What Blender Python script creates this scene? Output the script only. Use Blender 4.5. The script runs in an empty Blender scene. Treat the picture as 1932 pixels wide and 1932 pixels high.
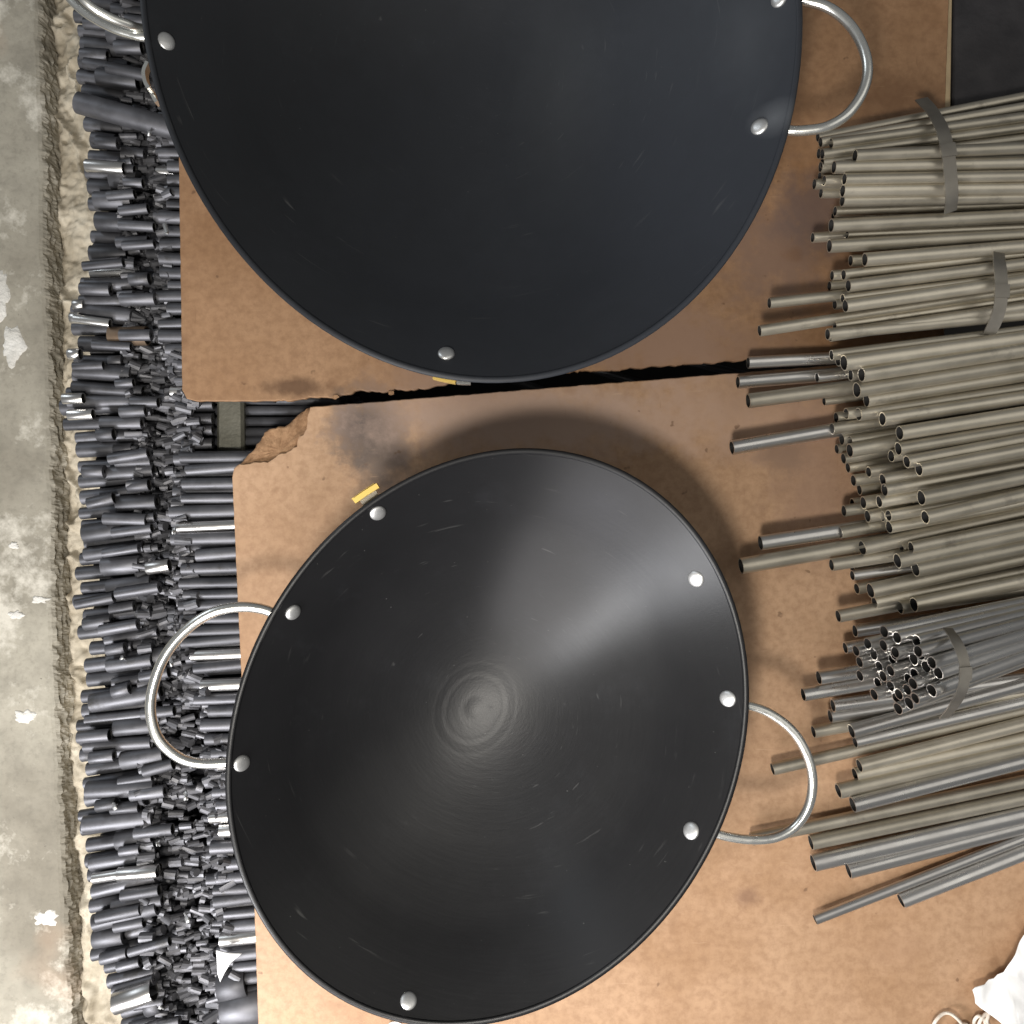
import bpy, bmesh, math, random
from mathutils import Vector, Matrix, noise
R = math.radians
random.seed(7)
sc = bpy.context.scene
col = sc.collection

# ------------------------------------------------------------------ camera, world, lamps, exposure
H = 0.85                      # camera height above the boards (metres)
K = 1.0 / 1932.0              # metres per reference unit at board level
def P(u, v, z=0.0):           # a place seen at (u, v), standing at height z
    s = (H - z) / H
    return Vector(((u - 966) * K * s, (966 - v) * K * s, z))

cam = bpy.data.objects.new('camera', bpy.data.cameras.new('camera'))
col.objects.link(cam)
cam.location = (0, 0, H)
cam.rotation_euler = (0, 0, 0)
cam.data.sensor_width = 36
cam.data.lens = 18 / (0.5 / H)
cam.data.clip_start = 0.01
cam.data.clip_end = 100
sc.camera = cam

w = bpy.data.worlds.new('World'); sc.world = w; w.use_nodes = True
bg = w.node_tree.nodes['Background']
bg.inputs[0].default_value = (0.80, 0.82, 0.84, 1)
bg.inputs[1].default_value = 0.15

def lamp(name, loc, target, size, power, color, size_y=None):
    d = bpy.data.lights.new(name, 'AREA')
    d.energy = power; d.color = color; d.size = size
    if size_y:
        d.shape = 'RECTANGLE'; d.size_y = size_y
    o = bpy.data.objects.new(name, d); col.objects.link(o)
    o.location = loc
    o.rotation_euler = (Vector(target) - Vector(loc)).to_track_quat('-Z', 'Y').to_euler()
    return o
lamp('workshop_lamp', (-0.22, -0.42, 1.25), (0.02, -0.20, 0), 0.18, 11.0, (1.0, 0.95, 0.87))
lamp('doorway_light', (-0.40, -1.02, 0.62), (0.18, -0.54, 0), 0.9, 13.0, (1.0, 0.97, 0.97), 0.4)
lamp('overhead_fill_light', (1.35, 0.35, 1.9), (0.45, 0.1, 0), 1.8, 6.0, (1.0, 0.96, 0.88))  # added soft fill that pales the tube tops; no panel is seen
lamp('added_highlight_lamp', (-0.76, -0.82, 0.62), (0, -0.2, 0), 0.20, 7.5, (0.97, 0.98, 1.0), 0.20)  # unseen second lamp, added to give the smaller wok its highlight
lamp('ceiling_tube_lamp', (-1.55, 1.15, 0.75), (0, -0.1, 0), 0.4, 4.5, (0.84, 0.92, 1.0), 0.9)

sc.view_settings.view_transform = 'Standard'
sc.view_settings.look = 'None'
sc.view_settings.exposure = 0.22
sc.view_settings.gamma = 1.0
sc.render.engine = 'CYCLES'

# ------------------------------------------------------------------ helpers
def tag(o, label=None, cat=None, group=None, kind=None):
    if label: o['label'] = label
    if cat: o['category'] = cat
    if group: o['group'] = group
    if kind: o['kind'] = kind
    return o

def link(name, me, mat, parent=None):
    o = bpy.data.objects.new(name, me); col.objects.link(o)
    if mat is not None:
        me.materials.clear(); me.materials.append(mat)
    if parent is not None: o.parent = parent
    return o

def mesh(name, verts, faces, smooth=True):
    me = bpy.data.meshes.new(name)
    me.from_pydata([tuple(v) for v in verts], [], faces); me.update()
    if smooth:
        me.polygons.foreach_set('use_smooth', [True] * len(me.polygons))
    return me

def empty(name, loc):
    o = bpy.data.objects.new(name, None); col.objects.link(o); o.location = loc
    o.empty_display_size = 0.02
    return o

def catmull(pts, n=8):
    pts = [Vector(p) for p in pts]
    q = [2 * pts[0] - pts[1]] + pts + [2 * pts[-1] - pts[-2]]
    out = []
    for i in range(1, len(q) - 2):
        a, b, c, d = q[i - 1], q[i], q[i + 1], q[i + 2]
        for k in range(n):
            t = k / n
            out.append(0.5 * ((2 * b) + (-a + c) * t + (2 * a - 5 * b + 4 * c - d) * t * t + (-a + 3 * b - 3 * c + d) * t ** 3))
    out.append(pts[-1])
    return out

def sweep(path, rad, seg=14, flat=1.0, cap=True, up=Vector((0, 0, 1)), rect=None):
    """tube, or a rectangular band (rect = width, thickness) along a path"""
    verts, faces = [], []
    n = len(path)
    for i, p in enumerate(path):
        t = (path[min(i + 1, n - 1)] - path[max(i - 1, 0)]).normalized()
        s = t.cross(up)
        if s.length < 1e-4: s = t.cross(Vector((1, 0, 0)))
        s.normalize(); u2 = s.cross(t).normalized()
        r = rad[i] if isinstance(rad, (list, tuple)) else rad
        if rect:
            ww, tt = rect
            ring = [(ww / 2, tt / 2), (-ww / 2, tt / 2), (-ww / 2, -tt / 2), (ww / 2, -tt / 2)]
            verts += [p + s * a + u2 * b for a, b in ring]
        else:
            for k in range(seg):
                a = 2 * math.pi * k / seg
                verts.append(p + s * (r * math.cos(a)) + u2 * (r * flat * math.sin(a)))
    m = 4 if rect else seg
    for i in range(n - 1):
        for k in range(m):
            a, b = i * m + k, i * m + (k + 1) % m
            faces.append((a, b, b + m, a + m))
    if cap:
        faces.append(tuple(range(m - 1, -1, -1)))
        faces.append(tuple((n - 1) * m + k for k in range(m)))
    return verts, faces

def interp(tab, x):
    if x <= tab[0][0]: return tab[0][1]
    for (a, b), (c, d) in zip(tab, tab[1:]):
        if x <= c: return b + (d - b) * (x - a) / (c - a)
    return tab[-1][1]

# ------------------------------------------------------------------ materials
def newmat(name):
    m = bpy.data.materials.new(name); m.use_nodes = True
    nt = m.node_tree
    return m, nt, nt.nodes['Principled BSDF']
def N(nt, t, **kw):
    n = nt.nodes.new(t)
    for k, v in kw.items():
        if k.startswith('_'): setattr(n, k[1:], v)
        else: n.inputs[k.replace('__', ' ')].default_value = v
    return n
def ramp(nt, src, stops):
    n = nt.nodes.new('ShaderNodeValToRGB')
    e = n.color_ramp.elements
    while len(e) < len(stops): e.new(0.5)
    for el, (p, c) in zip(e, stops):
        el.position = p
        el.color = (c, c, c, 1) if isinstance(c, (int, float)) else (*c, 1)
    nt.links.new(src, n.inputs[0])
    return n
def mix(nt, fac, a, b, blend='MIX'):
    n = nt.nodes.new('ShaderNodeMix'); n.data_type = 'RGBA'; n.blend_type = blend
    for sock, val in ((0, fac), (6, a), (7, b)):
        if hasattr(val, 'links') or hasattr(val, 'is_linked'): nt.links.new(val, n.inputs[sock])
        elif isinstance(val, (tuple, list)): n.inputs[sock].default_value = (*val, 1)
        else: n.inputs[sock].default_value = val
    return n.outputs[2]
def noise_n(nt, co, scale, detail=4, rough=0.55, dist=0.0):
    n = N(nt, 'ShaderNodeTexNoise', Scale=scale, Detail=detail, Roughness=rough, Distortion=dist)
    if co is not None: nt.links.new(co, n.inputs['Vector'])
    return n.outputs[0]
def bump(nt, h, strength, dist, prev=None):
    b = N(nt, 'ShaderNodeBump', Strength=strength, Distance=dist)
    nt.links.new(h, b.inputs['Height'])
    if prev is not None: nt.links.new(prev, b.inputs['Normal'])
    return b.outputs[0]
def objco(nt): return N(nt, 'ShaderNodeTexCoord').outputs['Object']
def geopos(nt): return N(nt, 'ShaderNodeNewGeometry').outputs['Position']
def mapping(nt, co, scale=(1, 1, 1), rot=(0, 0, 0), loc=(0, 0, 0)):
    m = N(nt, 'ShaderNodeMapping'); nt.links.new(co, m.inputs[0])
    m.inputs['Scale'].default_value = scale; m.inputs['Rotation'].default_value = rot; m.inputs['Location'].default_value = loc
    return m.outputs[0]
def smudge(nt, co, centre, rx, ry, amp=1.5):
    """soft mask 0..1 round a place, broken by noise"""
    mp = mapping(nt, co, (1 / rx, 1 / ry, 0.0), (0, 0, 0), (-centre[0] / rx, -centre[1] / ry, 0))
    ln = N(nt, 'ShaderNodeVectorMath', _operation='LENGTH'); nt.links.new(mp, ln.inputs[0])
    nz = noise_n(nt, co, 45, 6, 0.65)
    ad = N(nt, 'ShaderNodeMath', _operation='MULTIPLY_ADD'); nt.links.new(nz, ad.inputs[0]); ad.inputs[1].default_value = amp
    sb = N(nt, 'ShaderNodeMath', _operation='SUBTRACT'); nt.links.new(ln.outputs['Value'], sb.inputs[0]); sb.inputs[1].default_value = amp / 2
    nt.links.new(sb.outputs[0], ad.inputs[2])
    return ramp(nt, ad.outputs[0], [(0.35, 1.0), (1.0, 0.0)] if amp > 1 else [(0.0, 1.0), (1.0, 0.0)]).outputs[0]

def wok_material(films=(), rough=(0.34, 0.40), base2=((0.0060, 0.0060, 0.0066), (0.0100, 0.0101, 0.0114)), aniso=0.72):
    m, nt, b = newmat('dark wok steel')
    L = nt.links.new
    co = objco(nt)
    sep = N(nt, 'ShaderNodeSeparateXYZ'); L(co, sep.inputs[0])
    cmb = N(nt, 'ShaderNodeCombineXYZ'); L(sep.outputs[0], cmb.inputs[0]); L(sep.outputs[1], cmb.inputs[1])
    ln = N(nt, 'ShaderNodeVectorMath', _operation='LENGTH'); L(cmb.outputs[0], ln.inputs[0])
    at = N(nt, 'ShaderNodeMath', _operation='ARCTAN2'); L(sep.outputs[1], at.inputs[0]); L(sep.outputs[0], at.inputs[1])
    # turning marks: fine rings
    pol = N(nt, 'ShaderNodeCombineXYZ'); L(ln.outputs['Value'], pol.inputs[0])
    sa = N(nt, 'ShaderNodeMath', _operation='MULTIPLY'); L(at.outputs[0], sa.inputs[0]); sa.inputs[1].default_value = 0.012; L(sa.outputs[0], pol.inputs[1])
    rings = noise_n(nt, pol.outputs[0], 420, 3, 0.6)
    rings2 = noise_n(nt, pol.outputs[0], 90, 2, 0.5)
    # long curved scratches
    sa2 = N(nt, 'ShaderNodeMath', _operation='MULTIPLY'); L(at.outputs[0], sa2.inputs[0]); sa2.inputs[1].default_value = 0.016
    pol2 = N(nt, 'ShaderNodeCombineXYZ'); L(ln.outputs['Value'], pol2.inputs[0]); L(sa2.outputs[0], pol2.inputs[1])
    scr = ramp(nt, noise_n(nt, pol2.outputs[0], 260, 2, 0.5, 0.6), [(0.68, 0.0), (0.76, 1.0)]).outputs[0]
    patch = ramp(nt, noise_n(nt, co, 9, 3, 0.6), [(0.45, 0.0), (0.68, 1.0)]).outputs[0]
    sm = N(nt, 'ShaderNodeMath', _operation='MULTIPLY'); L(scr, sm.inputs[0]); L(patch, sm.inputs[1])
    cloud = noise_n(nt, co, 7, 5, 0.6)
    dust = ramp(nt, noise_n(nt, co, 16, 6, 0.7), [(0.56, 0.0), (0.78, 1.0)]).outputs[0]
    speck = ramp(nt, noise_n(nt, co, 330, 1, 0.5), [(0.80, 0.0), (0.84, 1.0)]).outputs[0]
    base = mix(nt, cloud, base2[0], base2[1])
    f = N(nt, 'ShaderNodeMath', _operation='MULTIPLY'); L(dust, f.inputs[0]); f.inputs[1].default_value = 0.045
    base = mix(nt, f.outputs[0], base, (0.10, 0.105, 0.12))
    f2 = N(nt, 'ShaderNodeMath', _operation='MULTIPLY'); L(sm.outputs[0], f2.inputs[0]); f2.inputs[1].default_value = 0.20
    base = mix(nt, f2.outputs[0], base, (0.22, 0.22, 0.21))
    f3 = N(nt, 'ShaderNodeMath', _operation='MULTIPLY'); L(speck, f3.inputs[0]); f3.inputs[1].default_value = 0.22
    base = mix(nt, f3.outputs[0], base, (0.25, 0.25, 0.24))
    for (x, y, rx, ry, c, k) in films:               # dust films and rubbed marks
        mk = smudge(nt, co, (x, y), rx, ry, 0.35)
        ml = N(nt, 'ShaderNodeMath', _operation='MULTIPLY'); L(mk, ml.inputs[0]); ml.inputs[1].default_value = k
        base = mix(nt, ml.outputs[0], base, c)
    L(base, b.inputs['Base Color'])
    b.inputs['Metallic'].default_value = 0.0
    b.inputs['Specular IOR Level'].default_value = 0.26
    an = ramp(nt, ln.outputs['Value'], [(0.0, 0.0), (0.12, aniso)]); L(an.outputs[0], b.inputs['Anisotropic'])
    b.inputs['Anisotropic Rotation'].default_value = 0.25
    tg = N(nt, 'ShaderNodeTangent', _direction_type='RADIAL', _axis='Z'); L(tg.outputs[0], b.inputs['Tangent'])
    rr = ramp(nt, cloud, [(0.3, rough[0]), (0.7, rough[1])])
    L(rr.outputs[0], b.inputs['Roughness'])
    nb = bump(nt, rings, 0.13, 0.0006)
    nb = bump(nt, rings2, 0.05, 0.002, nb)
    nb = bump(nt, noise_n(nt, co, 900, 2, 0.5), 0.08, 0.0003, nb)
    L(nb, b.inputs['Normal'])
    return m

def metal(name, c1, c2, rough=(0.25, 0.4), scale=60, stretch=(1, 1, 1), spots=None, bumpy=0.05, metallic=1.0, per_object=0.25):
    m, nt, b = newmat(name); L = nt.links.new
    co = objco(nt)
    oi = N(nt, 'ShaderNodeObjectInfo')
    off = N(nt, 'ShaderNodeVectorMath', _operation='MULTIPLY_ADD')
    cx = N(nt, 'ShaderNodeCombineXYZ'); L(oi.outputs['Random'], cx.inputs[0]); L(oi.outputs['Random'], cx.inputs[1])
    sc3 = N(nt, 'ShaderNodeVectorMath', _operation='SCALE'); L(cx.outputs[0], sc3.inputs[0]); sc3.inputs['Scale'].default_value = 7.0
    mp = mapping(nt, geopos(nt) if stretch == 'pos' else co, (1, 1, 1) if stretch == 'pos' else stretch)
    ad = N(nt, 'ShaderNodeVectorMath', _operation='ADD'); L(mp, ad.inputs[0]); L(sc3.outputs[0], ad.inputs[1])
    nz = noise_n(nt, ad.outputs[0], scale, 5, 0.6)
    base = mix(nt, ramp(nt, nz, [(0.3, 0.0), (0.7, 1.0)]).outputs[0], c1, c2)
    if spots:
        sp = ramp(nt, noise_n(nt, ad.outputs[0], scale * 0.7, 6, 0.7), [(0.60, 0.0), (0.72, 1.0)]).outputs[0]
        base = mix(nt, sp, base, spots)
    v = ramp(nt, oi.outputs['Random'], [(0.0, 1.0 - per_object), (1.0, 1.0 + per_object)])
    base = mix(nt, 1.0, base, v.outputs[0], 'MULTIPLY')
    L(base, b.inputs['Base Color'])
    b.inputs['Metallic'].default_value = metallic
    L(ramp(nt, nz, [(0.25, rough[0]), (0.75, rough[1])]).outputs[0], b.inputs['Roughness'])
    if bumpy: L(bump(nt, noise_n(nt, ad.outputs[0], scale * 3, 3, 0.6), bumpy, 0.0006), b.inputs['Normal'])
    return m

def board_material(tone=(1, 1, 1)):
    m, nt, b = newmat('brown hardboard'); L = nt.links.new
    co = geopos(nt)
    big = noise_n(nt, co, 4.5, 6, 0.6)
    fine = noise_n(nt, co, 120, 5, 0.65)
    mid = noise_n(nt, co, 22, 5, 0.6)
    base = mix(nt, ramp(nt, big, [(0.34, 0.0), (0.66, 1.0)]).outputs[0], (0.290, 0.178, 0.102), (0.385, 0.262, 0.172))
    base = mix(nt, ramp(nt, mid, [(0.45, 0.0), (0.75, 0.55)]).outputs[0], base, (0.44, 0.30, 0.20))
    base = mix(nt, ramp(nt, fine, [(0.35, 0.40), (0.6, 0.0)]).outputs[0], base, (0.18, 0.10, 0.055))
    # grease and metal-dust stains, each where it lies on the board
    for (u, v, rx, ry, c, k) in [(690, 800, .05, .045, (0.075, 0.062, 0.060), .95), (720, 860, .045, .05, (0.09, 0.075, 0.07), .8),
                                 (1470, 480, .075, .075, (0.22, 0.155, 0.13), .85), (1530, 395, .05, .05, (0.15, 0.115, 0.115), .75),
                                 (1330, 660, .13, .035, (0.30, 0.20, 0.15), .6), (1000, 790, .22, .05, (0.33, 0.245, 0.205), .85), (1250, 640, .10, .05, (0.33, 0.235, 0.195), .8), (1420, 780, .13, .06, (0.36, 0.25, 0.19), .7), (860, 715, .10, .035, (0.30, 0.21, 0.165), .8),
                                 (1540, 900, .06, .10, (0.24, 0.155, 0.115), .6), (1480, 860, .03, .025, (0.17, 0.115, 0.085), .5),
                                 (1690, 180, .06, .03, (0.16, 0.09, 0.05), .6), (1700, 1790, .05, .02, (0.30, 0.19, 0.12), .4),
                                 (1410, 1690, .018, .012, (0.16, 0.09, 0.06), .6), (560, 730, .045, .012, (0.10, 0.055, 0.03), .8)]:
        p = P(u, v, 0)
        mk = smudge(nt, co, p, rx, ry)
        ml = N(nt, 'ShaderNodeMath', _operation='MULTIPLY'); L(mk, ml.inputs[0]); ml.inputs[1].default_value = k
        base = mix(nt, ml.outputs[0], base, c)
    dots = ramp(nt, noise_n(nt, co, 75, 2, 0.5), [(0.715, 0.0), (0.76, 0.7)]).outputs[0]
    base = mix(nt, dots, base, (0.13, 0.075, 0.045))
    scr = ramp(nt, noise_n(nt, mapping(nt, co, (9, 1, 1), (0, 0, 1.2)), 30, 3, 0.6), [(0.68, 0.0), (0.74, 0.4)]).outputs[0]
    base = mix(nt, scr, base, (0.19, 0.11, 0.062))
    scr2 = ramp(nt, noise_n(nt, mapping(nt, co, (1, 12, 1), (0, 0, 0.15)), 22, 3, 0.6), [(0.68, 0.0), (0.76, 0.35)]).outputs[0]
    base = mix(nt, scr2, base, (0.50, 0.36, 0.25))
    rings = ramp(nt, noise_n(nt, co, 26, 1, 0.4, 0.3), [(0.70, 0.0), (0.78, 0.45)]).outputs[0]
    base = mix(nt, rings, base, (0.20, 0.115, 0.065))
    base = mix(nt, 1.0, base, tone, 'MULTIPLY')
    L(base, b.inputs['Base Color'])
    L(ramp(nt, mid, [(0.3, 0.50), (0.7, 0.68)]).outputs[0], b.inputs['Roughness'])
    b.inputs['Specular IOR Level'].default_value = 0.35
    L(bump(nt, noise_n(nt, co, 40, 4, .6), 0.12, 0.003, bump(nt, fine, 0.12, 0.0006)), b.inputs['Normal'])
    return m

def torn_material():
    m, nt, b = newmat('torn fibreboard'); L = nt.links.new
    co = geopos(nt)
    f = noise_n(nt, co, 130, 6, 0.7)
    base = mix(nt, ramp(nt, f, [(0.3, 0.0), (0.7, 1.0)]).outputs[0], (0.17, 0.088, 0.040), (0.36, 0.215, 0.115))
    L(base, b.inputs['Base Color']); b.inputs['Roughness'].default_value = 0.9
    L(bump(nt, f, 0.6, 0.003), b.inputs['Normal'])
    return m

def concrete_material(name, a, c, splat=True, sc_=1.0):
    m, nt, b = newmat(name); L = nt.links.new
    co = geopos(nt)
    big = noise_n(nt, co, 6 * sc_, 6, 0.6); fine = noise_n(nt, co, 150, 5, 0.65); mid = noise_n(nt, co, 30, 5, 0.6)
    base = mix(nt, ramp(nt, big, [(0.3, 0.0), (0.7, 1.0)]).outputs[0], a, c)
    base = mix(nt, ramp(nt, mid, [(0.3, 0.35), (0.55, 0.0)]).outputs[0], base, tuple(x * 0.55 for x in a))
    base = mix(nt, ramp(nt, fine, [(0.3, 0.3), (0.5, 0.0)]).outputs[0], base, tuple(x * 0.6 for x in a))
    pits = ramp(nt, noise_n(nt, co, 130, 3, 0.6), [(0.74, 0.0), (0.78, 0.8)]).outputs[0]
    base = mix(nt, pits, base, tuple(x * 0.3 for x in a))
    if splat:
        s1 = ramp(nt, noise_n(nt, mapping(nt, co, (1, 1, 1), (0, 0, .4), (3.3, 1.2, 0)), 11, 7, 0.68), [(0.53, 0.0), (0.63, 0.9)]).outputs[0]
        base = mix(nt, s1, base, (0.58, 0.545, 0.465))
        s2 = ramp(nt, noise_n(nt, mapping(nt, co, (1, 1, 1), (0, 0, .4), (7.3, 5.2, 0)), 5, 3, 0.5), [(0.60, 0.0), (0.72, 0.6)]).outputs[0]
        base = mix(nt, s2, base, (0.38, 0.25, 0.16))
    L(base, b.inputs['Base Color']); b.inputs['Roughness'].default_value = 0.85
    nb = bump(nt, mid, 0.25, 0.006); nb = bump(nt, fine, 0.25, 0.0015, nb); nb = bump(nt, pits, 0.5, -0.002, nb)
    L(nb, b.inputs['Normal'])
    return m

def plain(name, c, rough=0.6, metallic=0.0, bumpscale=None, var=None, bstr=0.3, bdist=0.002):
    m, nt, b = newmat(name); L = nt.links.new
    co = geopos(nt)
    base = mix(nt, ramp(nt, noise_n(nt, co, 40, 5, .6), [(0.3, 0.0), (0.7, 1.0)]).outputs[0], c, var or tuple(x * 0.75 for x in c))
    L(base, b.inputs['Base Color'])
    b.inputs['Roughness'].default_value = rough; b.inputs['Metallic'].default_value = metallic
    if bumpscale: L(bump(nt, noise_n(nt, co, bumpscale, 4, .6), bstr, bdist), b.inputs['Normal'])
    return m

M = {
    'wok': wok_material([(.10, .195, .05, .04, (0.09, 0.095, 0.12), .10), (.15, .145, .08, .06, (0.10, 0.11, 0.14), .10)]),
    'big_wok': wok_material([(.20, -.18, .40, .42, (0.060, 0.070, 0.092), .26), (.252, -.098, .020, .018, (0.30, 0.32, 0.34), .20), 
                             (.235, -.02, .03, .07, (0.12, 0.13, 0.14), .12), (.08, -.02, .06, .16, (0.05, 0.053, 0.055), .3)], (0.46, 0.54), ((0.0145, 0.0155, 0.0175), (0.0200, 0.0215, 0.0245)), 0.5),
    'rod': metal('polished handle steel', (0.80, 0.80, 0.76), (0.68, 0.68, 0.64), (0.20, 0.34), 90, bumpy=0.06, metallic=0.92, per_object=0.02),
    'rivet': metal('aluminium rivet', (0.74, 0.74, 0.73), (0.60, 0.60, 0.59), (0.34, 0.5), 300, bumpy=0.12, metallic=0.85, per_object=0.08),
    'brass': metal('brass plate', (0.86, 0.62, 0.18), (0.72, 0.50, 0.13), (0.25, 0.35), 120, metallic=0.5, per_object=0.02),
    'tube': metal('drawn steel tube', (0.45, 0.412, 0.335), (0.57, 0.525, 0.435), (0.34, 0.46), 28, 'pos', (0.33, 0.30, 0.25), 0.06, 0.82, 0.18),
    'bare': metal('bright steel tube', (0.70, 0.685, 0.66), (0.54, 0.525, 0.505), (0.22, 0.38), 35, 'pos', None, 0.05, 0.95, 0.12),
    'dark': metal('oily dark steel tube', (0.085, 0.085, 0.092), (0.135, 0.135, 0.146), (0.42, 0.58), 45, 'pos', (0.07, 0.068, 0.066), 0.12, 0.70, 0.30),
    'rusty': metal('rusted steel tube', (0.13, 0.085, 0.055), (0.20, 0.15, 0.105), (0.5, 0.7), 60, 'pos', None, 0.15, 0.6, 0.1),
    'bore': plain('shade-dark tube bore', (0.014, 0.013, 0.012), 0.7, 0.2),  # shade inside the tube mouths put into a near-black colour
    'swarf': metal('steel swarf', (0.17, 0.17, 0.182), (0.10, 0.10, 0.108), (0.42, 0.6), 60, 'pos', None, 0.05, 0.55, 0.0),
    'strap': metal('grey strapping band', (0.205, 0.190, 0.165), (0.25, 0.235, 0.205), (0.45, 0.6), 60, 'pos', None, 0.05, 0.85, 0.05),
    'board': board_material((1.12, 1.06, 0.98)),
    'upper_board': board_material((0.80, 0.70, 0.58)),  # upper sheet in a darker, browner tone
    'torn': torn_material(),
    'slab': concrete_material('smooth concrete', (0.215, 0.193, 0.150), (0.40, 0.37, 0.30)),
    'rough': concrete_material('rough sandy concrete', (0.33, 0.28, 0.20), (0.58, 0.52, 0.41), False, 4.0),
    'plate': plain('dusty dark plate', (0.011, 0.010, 0.012), 0.7, 0.0, 200, (0.026, 0.024, 0.026)),
    'batten': plain('pale batten', (0.42, 0.32, 0.19), 0.7, 0.0, 90),
    'paper': plain('white paper', (0.80, 0.80, 0.79), 0.8, 0.0, 30, (0.74, 0.74, 0.73), 0.4),
    'string': plain('pale cotton string', (0.80, 0.72, 0.62), 0.9, 0.0, 500),
    'box': plain('grey steel profile', (0.16, 0.155, 0.125), 0.5, 0.6, 150, (0.12, 0.115, 0.09)),
    'flake': plain('dried white plaster', (0.72, 0.70, 0.65), 0.95, 0.0, 160, (0.50, 0.48, 0.43), 0.8, 0.003),
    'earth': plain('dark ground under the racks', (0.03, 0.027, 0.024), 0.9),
}

# ------------------------------------------------------------------ setting: concrete floor
ZF = -0.24
edge = [(-60, 70), (0, 72), (150, 78), (280, 82), (420, 82), (600, 90), (760, 95), (900, 97), (1100, 98), (1300, 104), (1500, 112), (1700, 122), (1932, 131), (2000, 134)]
def xy(u, v, z):
    p = P(u, v, z); return p

# rough lower strip (also goes on under everything as the ground)
def rough_floor():
    x0, x1, y0, y1 = -0.68, -0.30, -0.72, 0.72
    nx, ny = 180, 680
    vs, fs = [], []
    for j in range(ny + 1):
        for i in range(nx + 1):
            x = x0 + (x1 - x0) * i / nx; y = y0 + (y1 - y0) * j / ny
            n1 = noise.noise(Vector((x * 16, y * 11, 3.1)))
            n2 = noise.fractal(Vector((x * 42, y * 36, 1.1)), 0.7, 2.1, 6)
            n3 = noise.noise(Vector((x * 210, y * 210, 7.7)))
            rid = abs(noise.noise(Vector((x * 17 + y * 8, y * 10 - x * 3, 9.2))) + 0.15 * noise.noise(Vector((x * 70, y * 70, 2))))
            pit = max(0.0, noise.noise(Vector((x * 85, y * 85, 4.4))) - 0.35)
            z = ZF - 0.004 + 0.006 * n1 + 0.0050 * n2 + 0.0018 * n3 + 0.010 * max(0, 0.16 - rid) / 0.16 - 0.012 * pit
            ex_ = P(interp(edge, 966 - y / K / 1.25), 966 - y / K / 1.25, ZF).x
            z -= 0.022 * math.exp(-((x - ex_ - 0.004) / 0.010) ** 2)
            vs.append((x, y, z))
    for j in range(ny):
        for i in range(nx):
            a = j * (nx + 1) + i
            fs.append((a, a + 1, a + nx + 2, a + nx + 1))
    return mesh('floor', vs, fs)
tag(link('floor', rough_floor(), M['rough']), 'rough sandy concrete floor beside the stacked tubes', kind='structure')
gm = mesh('ground', [(-3, -3, ZF - 0.03), (3, -3, ZF - 0.03), (3, 3, ZF - 0.03), (-3, 3, ZF - 0.03)], [(0, 1, 2, 3)])
tag(link('ground', gm, M['earth']), 'dark ground under the racks and boards', kind='structure')

# smooth raised slab along the side, with a chipped edge
def slab():
    zt = ZF + 0.022
    bm = bmesh.new()
    top, low = [], []
    n = 900
    for i in range(n + 1):
        v = -60 + 2060 * i / n
        u = interp(edge, v)
        p = P(u, v, zt)
        j = 0.003 * noise.noise(Vector((p.y * 30, 1, 0))) + 0.0012 * noise.fractal(Vector((p.y * 90, 4, 0)), 0.8, 2.0, 3)
        top.append((p.x + j, p.y)); low.append((p.x + j * 0.8 + 0.004 + 0.002 * noise.noise(Vector((p.y * 25, 8, 0))), p.y))
    rows = []
    def cr(y, d, q): return q * noise.fractal(Vector((y * 70, d * 70, 5)), 0.7, 2.0, 4)
    for (tx, ty), (lx, ly) in zip(top, low):
        pr = [(-1.2, ty, zt), (tx - 0.03, ty, zt), (tx - 0.006, ty, zt + 0.0004), (tx - 0.002 + cr(ty, 0, .0015), ty, zt - 0.001)]
        for m_ in range(1, 9):
            d_ = m_ * 0.004
            pr.append((tx + 0.006 * (m_ / 8) ** 0.7 + cr(ty, d_ * 3, .0032), ty, zt - d_ + cr(ty + 3, d_ * 3, .001)))
        pr.append((lx + 0.008, ly, ZF - 0.04))
        rows.append([bm.verts.new(q) for q in pr])
    for a, b in zip(rows, rows[1:]):
        for k in range(len(a) - 1):
            bm.faces.new((a[k], b[k], b[k + 1], a[k + 1]))
    bmesh.ops.recalc_face_normals(bm, faces=bm.faces)
    me = bpy.data.meshes.new('pavement'); bm.to_mesh(me); bm.free()
    return me
tag(link('pavement', slab(), M['slab']), 'smooth grey concrete kerb slab with white plaster splashes', kind='structure')

# plaster splashes stuck on the slab (thin raised crusts)
def crust(u, v, rx, ry, seed, z0=ZF + 0.0222, th=0.0012):
    rnd = random.Random(seed)
    n = 44
    c = P(u, v, z0)
    vs = [(c.x, c.y, z0 + th)]
    ph = [rnd.random() * 10 for _ in range(3)]
    rr = []
    for k in range(n):
        a = 2 * math.pi * k / n
        q = 0.75 + 0.45 * noise.noise(Vector((math.cos(a) * 1.6 + ph[0], math.sin(a) * 1.6, ph[1]))) + 0.16 * noise.noise(Vector((math.cos(a) * 5 + ph[2], math.sin(a) * 5, 2)))
        rr.append(max(0.2, q))
    for s, zz in ((0.6, th * 0.9), (0.93, th * 0.6), (1.0, -0.0005)):
        for k in range(n):
            a = 2 * math.pi * k / n
            vs.append((c.x + rx * K * rr[k] * s * math.cos(a), c.y + ry * K * rr[k] * s * math.sin(a), z0 + zz))
    fs = [(0, 1 + k, 1 + (k + 1) % n) for k in range(n)]
    for r in range(2):
        for k in range(n):
            a, b = 1 + r * n + k, 1 + r * n + (k + 1) % n
            fs.append((a, a + n, b + n, b))
    return mesh('plaster_splash', vs, fs)
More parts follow.
